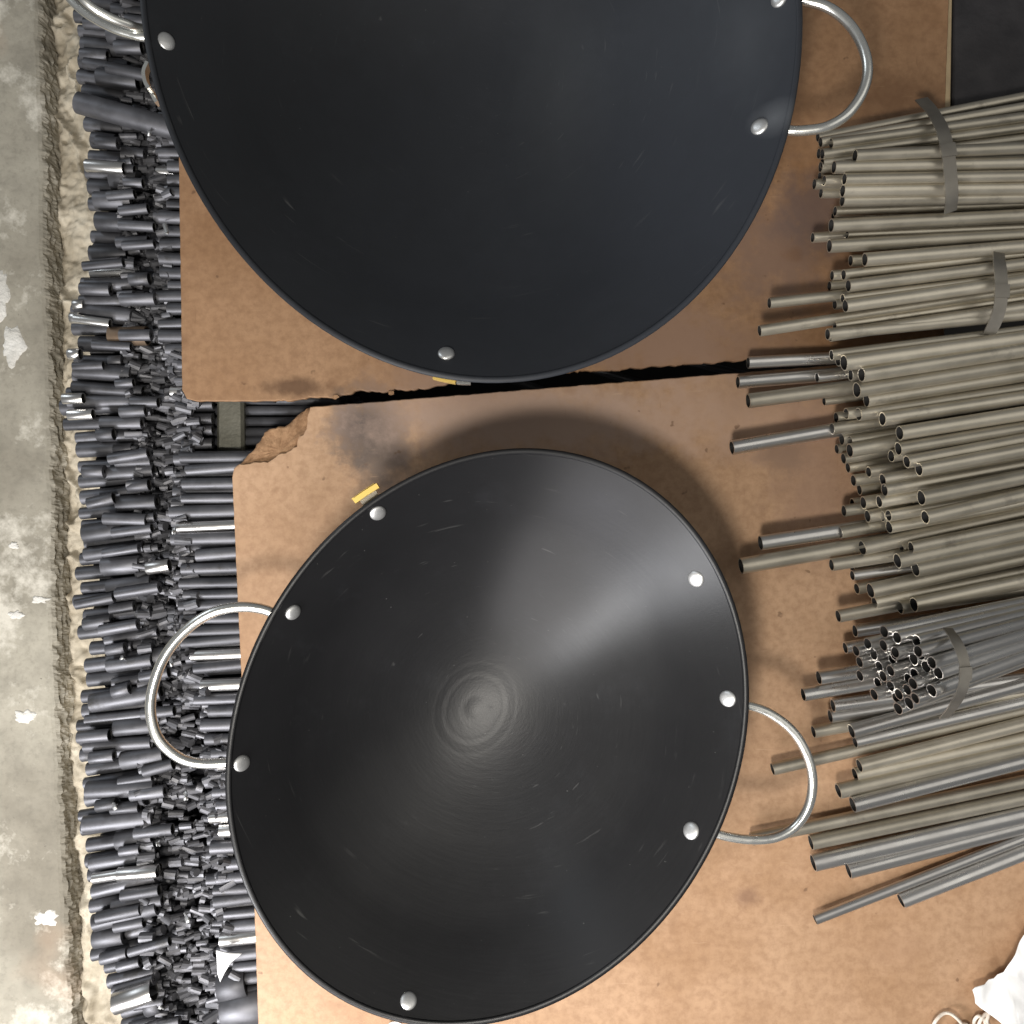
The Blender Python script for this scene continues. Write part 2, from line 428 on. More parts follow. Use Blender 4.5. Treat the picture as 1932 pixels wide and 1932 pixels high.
splashes = [(-2, 560, 36, 80, 'large white plaster crust with a dark crack on the grey slab'),
            (22, 655, 34, 60, 'broad white plaster crust below the cracked one'),
            (48, 1352, 34, 22, 'torn white plaster splash level with the lower wok handle'),
            (30, 1160, 22, 14, 'small white plaster patch opposite the lower wok rim'),
            (75, 1132, 26, 12, 'flat white plaster flake near the slab edge'),
            (86, 1732, 40, 26, 'wide white plaster splash near the foot of the slab'),
            (26, 1030, 16, 10, 'tiny white plaster dab on the slab')]
for i, (u, v, rx, ry, lb) in enumerate(splashes):
    tag(link('plaster_splash', crust(u, v, rx, ry, 11 + i), M['flake']), lb, 'plaster', 'white plaster splashes on the slab')

# ------------------------------------------------------------------ brown boards
def outline_jitter(pts, step, amp, seed, keep=()):
    rnd = random.Random(seed); out = []
    n = len(pts)
    for i in range(n):
        a, b = Vector(pts[i]), Vector(pts[(i + 1) % n])
        rag = amp.get(i, 0.4)
        L_ = (b - a).length; k = max(1, int(L_ / step))
        nrm = Vector((-(b - a).y, (b - a).x)).normalized()
        for j in range(k):
            t = j / k
            p = a.lerp(b, t)
            if j: p = p + nrm * rag * (1.4 * noise.noise(Vector((p.x * .045, p.y * .045, seed))) + rnd.uniform(-.22, .22))
            out.append((p.x, p.y))
    return out
def plate(pts, z, th, bevel=0.0008):
    bm = bmesh.new()
    vs = [bm.verts.new(P(u, v, z)) for u, v in pts]
    f = bm.faces.new(vs)
    f.normal_update()
    if f.normal.z < 0: f.normal_flip()
    ex = bmesh.ops.extrude_face_region(bm, geom=[f])
    nv = [e for e in ex['geom'] if isinstance(e, bmesh.types.BMVert)]
    for v_ in vs: v_.co.z -= th
    # the extruded copy keeps the top; small rounded arris
    bm.faces.ensure_lookup_table()
    bmesh.ops.recalc_face_normals(bm, faces=bm.faces)
    top = [g for g in bm.faces if g.normal.z > 0.9]
    if bevel:
        ee = [e for g in top for e in g.edges if not all(h.normal.z > 0.9 for h in e.link_faces)]
        bmesh.ops.bevel(bm, geom=list(set(ee)), offset=bevel, segments=1, affect='EDGES', clamp_overlap=True)
    bmesh.ops.triangulate(bm, faces=[g for g in bm.faces if len(g.verts) > 4])
    me = bpy.data.meshes.new('board'); bm.to_mesh(me); bm.free()
    return me
TH = 0.006
A = [(338, -120), (337, 300), (341, 560), (343, 735), (352, 752), (372, 757), (520, 756), (600, 750), (655, 744), (690, 738), (740, 738), (800, 734),
     (850, 722), (900, 712), (1090, 702), (1200, 695), (1330, 684), (1450, 676), (1600, 664), (1782, 640), (1784, 195), (1795, -120)]
ja = {4: 1, 5: 1.5, 6: 4, 7: 5, 8: 5, 9: 5, 10: 5, 11: 5, 12: 3.5, 13: 3.5, 14: 3.5, 15: 3.5, 16: 3.5, 17: 3, 18: 2}
tag(link('brown_board', plate(outline_jitter(A, 5, ja, 3), 0.0, TH), M['upper_board']), 'brown hardboard sheet with a ragged lower edge under the large wok', 'board', 'brown hardboard sheets')
B = [(585, 768), (1560, 690), (2060, 640), (2060, 2060), (489, 2060), (487, 1932), (480, 1720), (470, 1560), (456, 1300), (446, 1080), (438, 900), (441, 884), (452, 875),
     (505, 872), (520, 862), (560, 842), (572, 820), (580, 795)]
jb = {0: 1.0, 4: .3, 5: .4, 6: .4, 11: 2.5, 12: 5, 13: 6, 14: 6, 15: 5, 16: 5, 17: 2.5}
bb = tag(link('brown_board', plate(outline_jitter(B, 6, jb, 5), 0.0, TH), M['board']), 'brown hardboard sheet with a broken corner under the smaller wok', 'board', 'brown hardboard sheets')
def torn_corner():
    ring = [(448, 884), (462, 866), (478, 850), (484, 838), (494, 826), (504, 813), (520, 808), (538, 805), (556, 790), (566, 780), (578, 771), (588, 770),
            (592, 800), (590, 840), (570, 868), (540, 884), (505, 896), (470, 900)]
    bm = bmesh.new()
    c = Vector((528, 850)); rows = []
    pts = outline_jitter(ring, 5, {i: 4.5 for i in range(12)}, 21)
    for s in (1.0, 0.985, 0.9, 0.75, 0.55, 0.3):
        row = []
        for (u, v) in pts:
            q = c.lerp(Vector((u, v)), s)
            h = -0.0030 + 0.0042 * noise.noise(Vector((q.x * .06, q.y * .06, 2))) + 0.0016 * noise.noise(Vector((q.x * .25, q.y * .25, 5)))
            if s == 1.0: h = -0.009
            row.append(bm.verts.new(P(q.x, q.y, h)))
        rows.append(row)
    cv = bm.verts.new(P(c.x, c.y, -0.003))
    n = len(pts)
    for a, b in zip(rows, rows[1:]):
        for k in range(n): bm.faces.new((a[k], a[(k + 1) % n], b[(k + 1) % n], b[k]))
    for k in range(n): bm.faces.new((rows[-1][k], rows[-1][(k + 1) % n], cv))
    bmesh.ops.recalc_face_normals(bm, faces=bm.faces)
    me = bpy.data.meshes.new('torn_corner'); bm.to_mesh(me); bm.free()
    for p in me.polygons: p.use_smooth = True
    return me
tc = link('torn_corner', torn_corner(), M['torn'], bb); tc['label'] = 'crumbling torn corner of the board'
for k, (u, v, s, sd) in enumerate([(738, 741, 6, 1), (632, 749, 6, 2)]):
    rnd = random.Random(sd)
    pts = [(u + s * (0.8 + .5 * rnd.random()) * math.cos(a), v + s * .7 * (0.7 + .6 * rnd.random()) * math.sin(a)) for a in [i * math.pi / 4 for i in range(8)]]
    o = link('board_splinter', plate(pts, 0.0015, 0.0025, 0), M['torn'])
    tag(o, ['pale curled board splinter at the edge of the gap', 'small brown board crumb left on the gap edge', 'brown crumb where the gap narrows toward the heap', 'loose flake of board above the dark gap'][k], 'splinter', 'loose board splinters by the gap')

# strip and dark plate beyond the upper board
def box(name, quad, z, th, mat, bev=0.001): return link(name, plate(quad, z, th, bev), mat)
tag(box('wood_batten', [(1786, -120), (1799, -120), (1793, 250), (1779, 250)], -0.002, 0.03, M['batten']), 'pale thin wooden batten along the upper board edge', 'batten')
tag(box('dark_plate', [(1801, -140), (2150, -140), (2150, 420), (1796, 420)], -0.004, 0.02, M['plate'], 0.0015), 'dusty near black sheet in the top corner behind the tubes', 'sheet')
tag(box('steel_profile', [(408, 700), (458, 700), (460, 853), (408, 848)], -0.03, 0.05, M['box'], 0.003), 'grey rectangular steel bar end between the tube heap and boards', 'steel bar')
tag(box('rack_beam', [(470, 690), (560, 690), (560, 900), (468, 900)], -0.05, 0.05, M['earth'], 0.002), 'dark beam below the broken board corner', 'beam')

# ------------------------------------------------------------------ tubes: shared unit meshes (length 1 along +X, radius 1)
def unit_tube(seg=18, wall=0.80, oval=1.0, dent=0.0, name='steel_tube'):
    vs, fs, sm = [], [], []
    prof = [(0.0, 1.0), (1.0, 1.0), (1.0, wall), (0.0, wall)]
    for (x, r) in prof:
        for k in range(seg):
            a = 2 * math.pi * k / seg
            q = r * (1 + dent * math.cos(3 * a + 1))
            vs.append((x, q * math.cos(a), q * oval * math.sin(a)))
    for j in range(4):
        jn = (j + 1) % 4
        for k in range(seg):
            k2 = (k + 1) % seg
            fs.append((j * seg + k, jn * seg + k, jn * seg + k2, j * seg + k2)); sm.append(j in (0, 2))
    me = bpy.data.meshes.new(name); me.from_pydata(vs, [], fs); me.update()
    me.polygons.foreach_set('use_smooth', sm)
    bm = bmesh.new(); bm.from_mesh(me); bmesh.ops.recalc_face_normals(bm, faces=bm.faces); bm.to_mesh(me); bm.free()
    return me
UT = {}
def tube_mesh(mat, var):
    k = (mat, var)
    if k not in UT:
        me = unit_tube(18, [0.86, 0.84, 0.88][var] if mat not in ('dark',) else [0.80, 0.55, 0.30][var], [1.0, 0.94, 1.05][var], [0.0, 0.02, 0.03][var])
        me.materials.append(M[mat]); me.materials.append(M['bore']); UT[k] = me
        n18 = 18
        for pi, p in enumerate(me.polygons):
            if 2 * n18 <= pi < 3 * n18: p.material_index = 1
    return UT[k]
def put_tube(name, a, b, r, mat, label, cat, group, roll=None):
    a, b = Vector(a), Vector(b)
    me = tube_mesh(mat, random.randrange(3))
    o = bpy.data.objects.new(name, me); col.objects.link(o)
    d = b - a
    q = d.to_track_quat('X', 'Z').to_matrix().to_4x4()
    o.matrix_world = Matrix.Translation(a) @ q @ Matrix.Rotation(random.uniform(0, 6.28) if roll is None else roll, 4, 'X') @ Matrix.Diagonal((d.length, r, r, 1))
    tag(o, label, cat, group)
    return o

# ---- the heap of short cut tubes beside the boards
left_tab = [(-60, 148), (0, 150), (160, 156), (200, 158), (240, 166), (330, 172), (400, 180), (470, 172), (520, 163), (560, 152), (600, 137), (640, 146), (690, 146), (740, 128),
            (765, 122), (800, 132), (850, 150), (930, 156), (1000, 160), (1080, 154), (1130, 150), (1180, 156), (1230, 172), (1260, 176), (1300, 166), (1350, 160), (1390, 154),
            (1440, 165), (1500, 165), (1560, 158), (1620, 166), (1660, 172), (1700, 168), (1760, 176), (1800, 182), (1830, 205), (1880, 216), (1932, 238), (2000, 250)]
right_tab = [(-60, 262), (300, 256), (500, 258), (700, 262), (820, 268), (900, 276), (1100, 288), (1300, 296), (1500, 292), (1700, 292), (1900, 306), (2000, 310)]
ang_tab = [(-60, 6), (200, 7), (330, 3), (500, 1), (700, 0), (850, -4), (1100, -6), (1400, -7), (1700, -11), (1900, -15), (2000, -16)]
ZONES = [(120, 'by the large wok double handle'), (245, 'close to the broad askew tube'), (420, 'just below the broad tube'), (600, 'halfway down the upper board'),
         (740, 'level with the upper board corner'), (870, 'level with the dark gap'), (1010, 'beside the broken corner'), (1140, 'just above the wok handle'),
         (1300, 'beside the upper wok handle bend'), (1450, 'beside the lower wok handle bend'), (1600, 'just below the wok handle'), (1760, 'above the white paper scrap'), (1880, 'level with the white paper scrap'), (2100, 'at the foot of the heap')]
def zone(v): return next(t for q, t in ZONES if v <= q)
LBL1 = 'short grey tube lying on top of the heap, '
G1 = 'short dark tubes heaped on the concrete floor'
def heap_tube(u0, u1, v, z, r, mat='dark', label=LBL1, group=G1, da=0.0):
    um = 0.5 * (u0 + u1)
    a = math.tan(R(interp(ang_tab, v) + da))
    p0 = P(u0, v + (u0 - um) * a, z); p1 = P(u1, v + (u1 - um) * a, z)
    return put_tube('cut_tube', p0, p1, r, mat, label + zone(v), 'tube', group)
rnd = random.Random(42)
ZT = -0.020
v = -30.0; k = 0
while v < 1985:                                    # top layer, loosely laid, full or half length
    r = rnd.choice((rnd.uniform(0.0046, 0.0062), rnd.uniform(0.0058, 0.0078), rnd.uniform(0.0075, 0.0098)))
    ul, ur = interp(left_tab, v), interp(right_tab, v)
    mode = rnd.random()
    top_here = not (172 < v < 236)
    if mode < 0.42: u0, u1 = ul + rnd.uniform(0, 9), ur + rnd.uniform(-16, 14)
    elif mode < 0.72: u0, u1 = ul + rnd.uniform(28, 70), ur + rnd.uniform(-8, 22)
    elif mode < 0.88: u0, u1 = ul + rnd.uniform(-6, 8), ul + rnd.uniform(48, 85)
    else: u0, u1 = ul + rnd.uniform(40, 70), ul + rnd.uniform(80, 115)
    if rnd.random() < 0.10: v += rnd.uniform(6, 14)
    if top_here:
        mt = 'bare' if rnd.random() < 0.05 else ('rusty' if rnd.random() < 0.02 else 'dark')
        heap_tube(u0, u1, v, ZT + rnd.uniform(-0.006, 0.005), r, mt, {'bare': 'bright shiny tube on top of the heap, ', 'rusty': 'rust brown tube on top of the heap, '}.get(mt, LBL1), da=rnd.gauss(0, 2.6))
    v += (2 * r) / K * 0.98 * rnd.uniform(0.98, 1.10); k += 1
v = -24.0
while v < 1985:                                    # second layer fills the gaps and juts out
    r = rnd.uniform(0.0060, 0.0082)
    ul, ur = interp(left_tab, v), interp(right_tab, v)
    heap_tube(ul + rnd.uniform(-10, 10), ur + rnd.uniform(-22, 10), v, ZT - 0.0125 + rnd.uniform(-0.002, 0.002), r, 'dark', 'half buried grey tube under the heap top, ', da=rnd.uniform(-1.5, 1.5))
    v += (2 * r) / K * rnd.uniform(1.0, 1.1)
v = -10.0
while v < 1960:                                    # odd short lengths dropped on top
    v += rnd.uniform(18, 52)
    if 160 < v < 250: continue
    ul, ur = interp(left_tab, v), interp(right_tab, v)
    c_ = rnd.uniform(ul + 20, ur + 14); w_ = rnd.uniform(14, 42)
    heap_tube(c_ - w_, min(c_ + w_, ur + 34), v, ZT + rnd.uniform(0.007, 0.012), rnd.uniform(0.0044, 0.0066), 'bare' if rnd.random() < .08 else 'dark', 'short length dropped across the heap, ', da=rnd.gauss(0, 4))
# the broad tube lying across the top of the heap
put_tube('broad_tube', P(147, 194, ZT + 0.012), P(345, 248, ZT + 0.012), 0.0105, 'dark', 'broad grey tube lying askew across the heap beside the large wok', 'tube', None, 0.4)
LBLB = 'stubby bright tube jutting over the sandy strip, '
for (u0, u1, v, z) in [(134, 152, 600, .004), (120, 158, 752, .006), (130, 176, 782, 0.004), (130, 152, 668, .002), (140, 160, 575, .003)]:
    heap_tube(u0, u1, v, ZT + z, 0.0056, 'bare', LBLB, 'bright cut tubes at the heap edge')
put_tube('broad_tube', P(218, 1893, ZT + 0.016), P(290, 1868, ZT + 0.014), 0.0105, 'bare', 'bright polished broad tube on the heap near the foot of the picture', 'tube', None, 0.2)
put_tube('broad_tube', P(425, 1905, -0.02), P(500, 1890, -0.02), 0.018, 'dark', 'thick dark tube end beside the lower board edge', 'tube', None, 0.2)
put_tube('broad_tube', P(418, 1862, -0.022), P(470, 1850, -0.022), 0.016, 'dark', 'thick grey tube end above another thick one by the board', 'tube', None, 0.2)

# ---- layers below: one mass of tube ends seen as the steep inner face of the heap
def tube_soup(items, seg=9):
    vs, fs, sm = [], [], []
    for (a, b, r, wall) in items:
        d = (b - a); t = d.normalized()
        s = t.cross(Vector((0, 0, 1))).normalized(); u2 = s.cross(t)
        o = len(vs)
        dep = min(d.length * 0.6, 0.03)
        for (p, rr) in ((a, r), (b, r), (b, r * wall), (b - t * dep, r * wall)):
            for k in range(seg):
                an = 2 * math.pi * k / seg
                vs.append(p + s * (rr * math.cos(an)) + u2 * (rr * math.sin(an)))
        for j in range(3):
            for k in range(seg):
                k2 = (k + 1) % seg
                fs.append((o + j * seg + k, o + j * seg + k2, o + (j + 1) * seg + k2, o + (j + 1) * seg + k)); sm.append(j != 1)
    me = bpy.data.meshes.new('tube_heap_core'); me.from_pydata([tuple(q) for q in vs], [], fs); me.update()
    me.polygons.foreach_set('use_smooth', sm)
    return me
s2_left = [(-60, 300), (240, 296), (300, 292), (450, 290), (600, 296), (700, 316), (760, 345), (830, 355), (900, 330), (960, 318), (1010, 316), (1050, 345), (1120, 340), (1180, 330), (1260, 345),
           (1330, 372), (1400, 392), (1500, 400), (1600, 402), (1700, 404), (1780, 412), (1860, 420), (2000, 430)]
items = []
for layer in range(2, 19):
    z = ZT - layer * 0.0118
    yv = 0.66
    while yv > -0.66:
        r = rnd.uniform(0.0048, 0.0066)
        vv = 966 - yv / K
        ul, ur = interp(left_tab, vv), interp(right_tab, vv)
        xl = P(ul, vv, ZT).x + rnd.uniform(0.0, 0.012)
        xr = P(ur, vv, ZT).x + rnd.uniform(-0.012, 0.012) + 0.0125 * (layer - 1) * (1.0 + 0.5 * noise.noise(Vector((yv * 9, layer * .4, 0))))
        xr = min(xr, P(interp(s2_left, vv), vv, -0.03).x + 0.006 + rnd.uniform(-0.010, 0.008))
        a = -math.tan(R(interp(ang_tab, vv) + rnd.uniform(-4, 4)))
        L_ = xr - xl
        items.append((Vector((xl, yv - a * L_ / 2, z + rnd.uniform(-.003, .003))), Vector((xr, yv + a * L_ / 2, z + rnd.uniform(-.003, .003))), r, rnd.choice((0.2, 0.5, 0.78))))
        yv -= 2 * r * rnd.uniform(1.0, 1.12)
tag(link('tube_heap_core', tube_soup(items), M['dark']), 'mass of dark tube ends deep in the heap beside the boards', kind='stuff')

# ---- second stack, running in under the boards
LBL2 = 'dark tube end poking out from under the edge of a board'
G2 = 'dark tubes running in under the boards'
for layer, zz in enumerate((-0.018, -0.029)):
    v = 240.0 + 7 * layer
    while v < 1985:
        r = rnd.uniform(0.0052, 0.0068)
        u0 = interp(s2_left, v) + rnd.uniform(-6, 30) - layer * 7
        if 700 < v < 860 and layer == 0: u0 += 16
        if 752 < v < 845 and u0 < 470:
            u1 = 402
        else: u1 = 520
        if 752 < v < 845 and layer == 0: pass
        elif u1 - u0 > 12:
            a = math.tan(R(interp(ang_tab, v) * 0.5 + rnd.uniform(-2, 2)))
            p0 = P(u0, v, zz + rnd.uniform(-.002, .002)); p1 = P(u1, v + (u1 - u0) * a, zz - 0.001)
            put_tube('board_side_tube', p0, p1, r, 'bare' if rnd.random() < .10 else 'dark', ('upper' if layer == 0 else 'lower') + ' tube end running in under the board, ' + zone(v), 'tube', G2)
        v += 2 * r / K * (0.96 + 0.3 * rnd.random())
items = []
for layer in range(2, 17):
    z = -0.018 - layer * 0.0118
    vv = 100.0
    while vv < 2010:
        r = rnd.uniform(0.005, 0.0066)
        u0 = interp(s2_left, vv) + rnd.uniform(-6, 26) - 12
        p0 = P(u0, vv, -0.03); p0.z = z
        items.append((p0 + Vector((0.16, rnd.uniform(-.004, .004), 0)), p0 + Vector((0.012 * rnd.random(), 0, 0)), r, 0.78))
        vv += 2 * r / K * 1.05
tag(link('tube_stack_core', tube_soup(items), M['dark']), 'dark mass of tubes stacked beneath the boards', kind='stuff')

# offcuts and swarf lying in the trough of the heap: nobody could count it
def offcuts():
    rr = random.Random(77); vs, fs = [], []
    for _ in range(1900):
        v = rr.uniform(-20, 1960)
        uc = interp(right_tab, v); us = interp(s2_left, v)
        lo, hi = uc - 22, max(us + 26, uc + 30)
        u = rr.uniform(lo, hi)
        f = abs((u - (lo + hi) / 2) / ((hi - lo) / 2))
        c = P(u, v, -0.034 + 0.018 * f * f + rr.uniform(-0.006, 0.006))
        L_ = rr.uniform(0.005, 0.017); r = rr.uniform(0.0022, 0.0052)
        d = Vector((1, rr.gauss(0, .28), rr.gauss(-.25, .45))).normalized()
        sd = d.cross(Vector((.1, .2, 1))).normalized(); up = sd.cross(d)
        o = len(vs); sg = 10
        a0 = rr.uniform(0, 6.28); arc = rr.choice((2 * math.pi, 2 * math.pi, 2 * math.pi, 2 * math.pi, 2.6))
        full = arc > 6
        n = sg if full else sg
        for e in (-.5, .5):
            for k in range(n):
                an = a0 + arc * k / (n if full else n - 1)
                vs.append(c + d * (L_ * e) + sd * (r * math.cos(an)) + up * (r * math.sin(an)))
        for k in range(n if full else n - 1):
            k2 = (k + 1) % n
            fs.append((o + k, o + k2, o + n + k2, o + n + k))
        if full and rr.random() < .6: fs.append(tuple(o + n + k for k in range(n)))
    return mesh('metal_offcuts', vs, fs, False)
tag(link('metal_offcuts', offcuts(), M['swarf']), 'small steel offcuts and swarf filling the trough in the tube heap', kind='stuff')
# curled scrap glinting on the heap
for i, (u, v, c) in enumerate([(322, 1245, 0), (352, 1500, 0), (300, 1590, 0), (232, 1240, 0), (215, 1520, 0), (350, 1730, 0), (312, 430, 0), (282, 245, 0), (330, 1000, 0), (305, 1900, 0)]):
    rr = random.Random(i + 5)
    pts = [P(u + 9 * t * math.cos(rr.random() * .4 + t * 2.2 + i), v + 12 * t + 4 * math.sin(t * 4 + i), -0.004 + 0.006 * math.sin(t * 3)) for t in [j / 5 - .4 for j in range(6)]]
    vs, fs = sweep(catmull(pts, 4), 0, rect=(0.004, 0.0008))
    tag(link('metal_shaving', mesh('metal_shaving', vs, fs), M['rivet']), 'small bright curled metal shaving caught on the tube heap', 'shaving', 'metal shavings on the heap')
# scrap of white paper in the heap
def sheet(pts, z, amp, seed, name, curl=0.0, th=0.0006, sub=5):
    bm = bmesh.new()
    vs = [bm.verts.new(P(u, v, z)) for u, v in pts]
    bm.faces.new(vs)
    bmesh.ops.triangulate(bm, faces=bm.faces[:])
    bmesh.ops.subdivide_edges(bm, edges=bm.edges[:], cuts=sub, use_grid_fill=True)
    bmesh.ops.recalc_face_normals(bm, faces=bm.faces)
    for q in bm.verts:
        q.co.z += amp * (noise.noise(Vector((q.co.x * 22, q.co.y * 22, seed))) + 0.4 * noise.noise(Vector((q.co.x * 60, q.co.y * 60, seed))))
    me = bpy.data.meshes.new(name); bm.to_mesh(me); bm.free()
    for p in me.polygons: p.use_smooth = True
    return me
o = link('paper_scrap', sheet([(406, 1795), (456, 1800), (436, 1815), (424, 1835), (416, 1852), (411, 1836)], 0.004, 0.006, 3, 'paper_scrap'), M['paper'])
o.modifiers.new('thick', 'SOLIDIFY').thickness = 0.0006
tag(o, 'small pointed scrap of white paper stuck among the dark tubes', 'paper')

# ---- rods seen down in the gap between the boards
for i, (u0, v0, u1, v1) in enumerate([(1080, 685, 1205, 722), (1235, 672, 1420, 706), (930, 700, 1010, 735)]):
    put_tube('gap_rod', P(u0 - 60, v0 - 20, -0.055), P(u1 + 60, v1 + 20, -0.06), 0.0045, 'dark', 'dark rod slanting down inside the gap between the two boards', 'rod', 'rods inside the gap')

# ------------------------------------------------------------------ woks
def make_wok(name, label, cu, cv, a_px, b_px, dirv, h, rivets, handles, brackets, tilt=(0, 0), dimple=1.0, steel='wok'):
    s = (H - h) / H
    rim_c = P(cu, cv, h)
    base = Vector((rim_c.x, rim_c.y, 0.0))
    ax, bx = a_px * K * s, b_px * K * s            # long, short half axes of the rim
    d = Vector((dirv[0], -dirv[1])).normalized(); e = Vector((-d.y, d.x))
    ox, oy = tilt
    root = empty(name, base); tag(root, label, 'wok', 'black woks with wire handles')
    def loc(r, t, z):
        q = d * (ax * r * math.cos(t)) + e * (bx * r * math.sin(t))
        k = (1 - z / h)
        return Vector((q.x + ox * k, q.y + oy * k, z))
    T = 0.0022
    def zi(r):                                      # inner profile: round belly, straighter wall
        def belly(x): return 0.535 * (x / 0.75) ** 2
        if r < 0.72: z = belly(r)
        else:                                        # short bend, then a nearly straight wall
            s0, s1 = 2 * 0.535 * 0.72 / 0.5625, 1.66
            q = min(r - 0.72, 0.07)
            z = belly(0.72) + s0 * q + (s1 - s0) * q * q / 0.14 + s1 * max(0, r - 0.79)
        return T + (h - T) * min(z / 0.9477, 1.0)
    def ring_detail(r):                             # turned rings and the centring dimple
        m = r * (ax + bx) / 2
        zz = 0.0
        for rc, wd, am in ((0.041, 0.0022, 0.0006), (0.034, 0.0018, -0.0005), (0.029, 0.0018, 0.0005)):
            zz += am * math.exp(-((m - rc) / wd) ** 2)
        zz -= 0.0022 * math.exp(-(m / 0.0075) ** 2)
        zz += 0.0010 * math.exp(-((m - 0.011) / 0.004) ** 2)
        return zz
    rs = [0.0] + [i * 0.004 for i in range(1, 60)] + [0.24 + i * 0.76 / 60 for i in range(0, 61)]
    seg = 160
    prof = [(r, zi(r) + (0.09 * dimple * ring_detail(r) if r < 0.3 else 0)) for r in rs]
    vs, fs = [], []
    vs.append(loc(0, 0, prof[0][1]))
    for (r, z) in prof[1:]:
        for k in range(seg): vs.append(loc(r, 2 * math.pi * k / seg, z))
    n1 = len(prof) - 1
    for k in range(seg): fs.append((0, 1 + k, 1 + (k + 1) % seg))
    for j in range(n1 - 1):
        for k in range(seg):
            a0 = 1 + j * seg + k; a1 = 1 + j * seg + (k + 1) % seg
            fs.append((a0, a0 + seg, a1 + seg, a1))
    # outer skin
    off = len(vs)
    ors = [i / 40 for i in range(41)]
    for r in ors:
        for k in range(seg):
            vs.append(loc(r * 1.0 + (0.006 if r > .3 else 0), 2 * math.pi * k / seg, max(zi(r) - T * (1 + 0.8 * r), 0.0)))
    for j in range(40):
        for k in range(seg):
            a0 = off + j * seg + k; a1 = off + j * seg + (k + 1) % seg
            fs.append((a0, a1, a1 + seg, a0 + seg))
    bowl = link('bowl', mesh('bowl', vs, fs), M[steel], root)
    # rolled lip
    lp, lf = [], []
    nr = 12; lr = 0.0030
    for k in range(seg):
        t = 2 * math.pi * k / seg
        c = loc(1.0, t, h); out = (loc(1.02, t, h) - c).normalized()
        c = c + out * 0.0015
        for j in range(nr):
            an = 2 * math.pi * j / nr
            lp.append(c + out * (lr * 0.9 * math.cos(an)) + Vector((0, 0, lr * 0.62 * math.sin(an) - 0.0004)))
    for k in range(seg):
        for j in range(nr):
            lf.append((k * nr + j, k * nr + (j + 1) % nr, ((k + 1) % seg) * nr + (j + 1) % nr, ((k + 1) % seg) * nr + j))
    link('rim', mesh('rim', lp, lf), M[steel], root)
    # rivets, found on the inner wall
    def local_rt(p):
        k = (1 - p.z / h)
        q = Vector((p.x - base.x - ox * k, p.y - base.y - oy * k))
        x, y = q.dot(d) / ax, q.dot(e) / bx
        return math.hypot(x, y), math.atan2(y, x)
    def on_wall(u, v):
        z = h * 0.9
        for _ in range(40):
            p = P(u, v, z); r, t = local_rt(p); z = 0.5 * z + 0.5 * zi(min(r, 1.0))
        r, t = local_rt(P(u, v, z))
        r = min(r, 0.985)
        p = loc(r, t, zi(r))
        du = loc(r + .01, t, zi(r + .01)) - p; dt = loc(r, t + .01, zi(r)) - p
        nrm = du.cross(dt).normalized()
        if nrm.z < 0: nrm = -nrm
        return p, nrm, t
    rad = 0.0075
    vs, fs = [(0, 0, 0.0030)], []
    for (q, z) in ((0.3, 0.0029), (0.55, 0.0026), (0.78, 0.0020), (0.93, 0.0012), (1.0, 0.0002), (0.97, -0.001)):
        for k in range(20): vs.append((rad * q * math.cos(k * math.pi / 10), rad * q * math.sin(k * math.pi / 10), z))
    for k in range(20): fs.append((0, 1 + k, 1 + (k + 1) % 20))
    for j in range(5):
        for k in range(20):
            a0, a1 = 1 + j * 20 + k, 1 + j * 20 + (k + 1) % 20
            fs.append((a0, a0 + 20, a1 + 20, a1))
    rm = mesh('rivet', vs, fs); rm.materials.append(M['rivet'])
    for (u, v) in rivets:
        p, nrm, t = on_wall(u, v)
        o = bpy.data.objects.new('rivet', rm); col.objects.link(o); o.parent = root
        o.matrix_local = Matrix.Translation(p) @ (nrm + Vector((random.uniform(-.08, .08), random.uniform(-.08, .08), 0))).to_track_quat('Z', 'Y').to_matrix().to_4x4() @ Matrix.Diagonal((random.uniform(.94, 1.05), random.uniform(.94, 1.05), random.uniform(.75, 1.1), 1))
    # wire handles: fixed to the outer wall, looping out below the lip
    def outer(u, v, dz=0.014):
        p = P(u, v, h - dz); r, t = local_rt(p)
        r2 = 0.965
        return loc(r2, t, h - dz) + base
    for hd in handles:
        pts, lift, rr = hd
        n = len(pts); w3 = []
        for i, (u, v) in enumerate(pts):
            f = i / (n - 1)
            w3.append(P(u, v, h - 0.012 + lift * math.sin(math.pi * f)))
        w3 = [outer(*pts[0])] + w3 + [outer(*pts[-1])]
        path = [q - base for q in catmull(w3, 8)]
        vs, fs = sweep(path, rr, 14)
        ho = link('handle', mesh('handle', vs, fs), M['rod'], root)
    for (pts, wd, dz, mt) in brackets:
        w3 = [P(u, v, h - dz) - base for u, v in pts]
        vs, fs = sweep(catmull(w3, 4), 0, rect=wd)
        link('bracket', mesh('bracket', vs, fs, False), M[mt], root)
    return root, loc

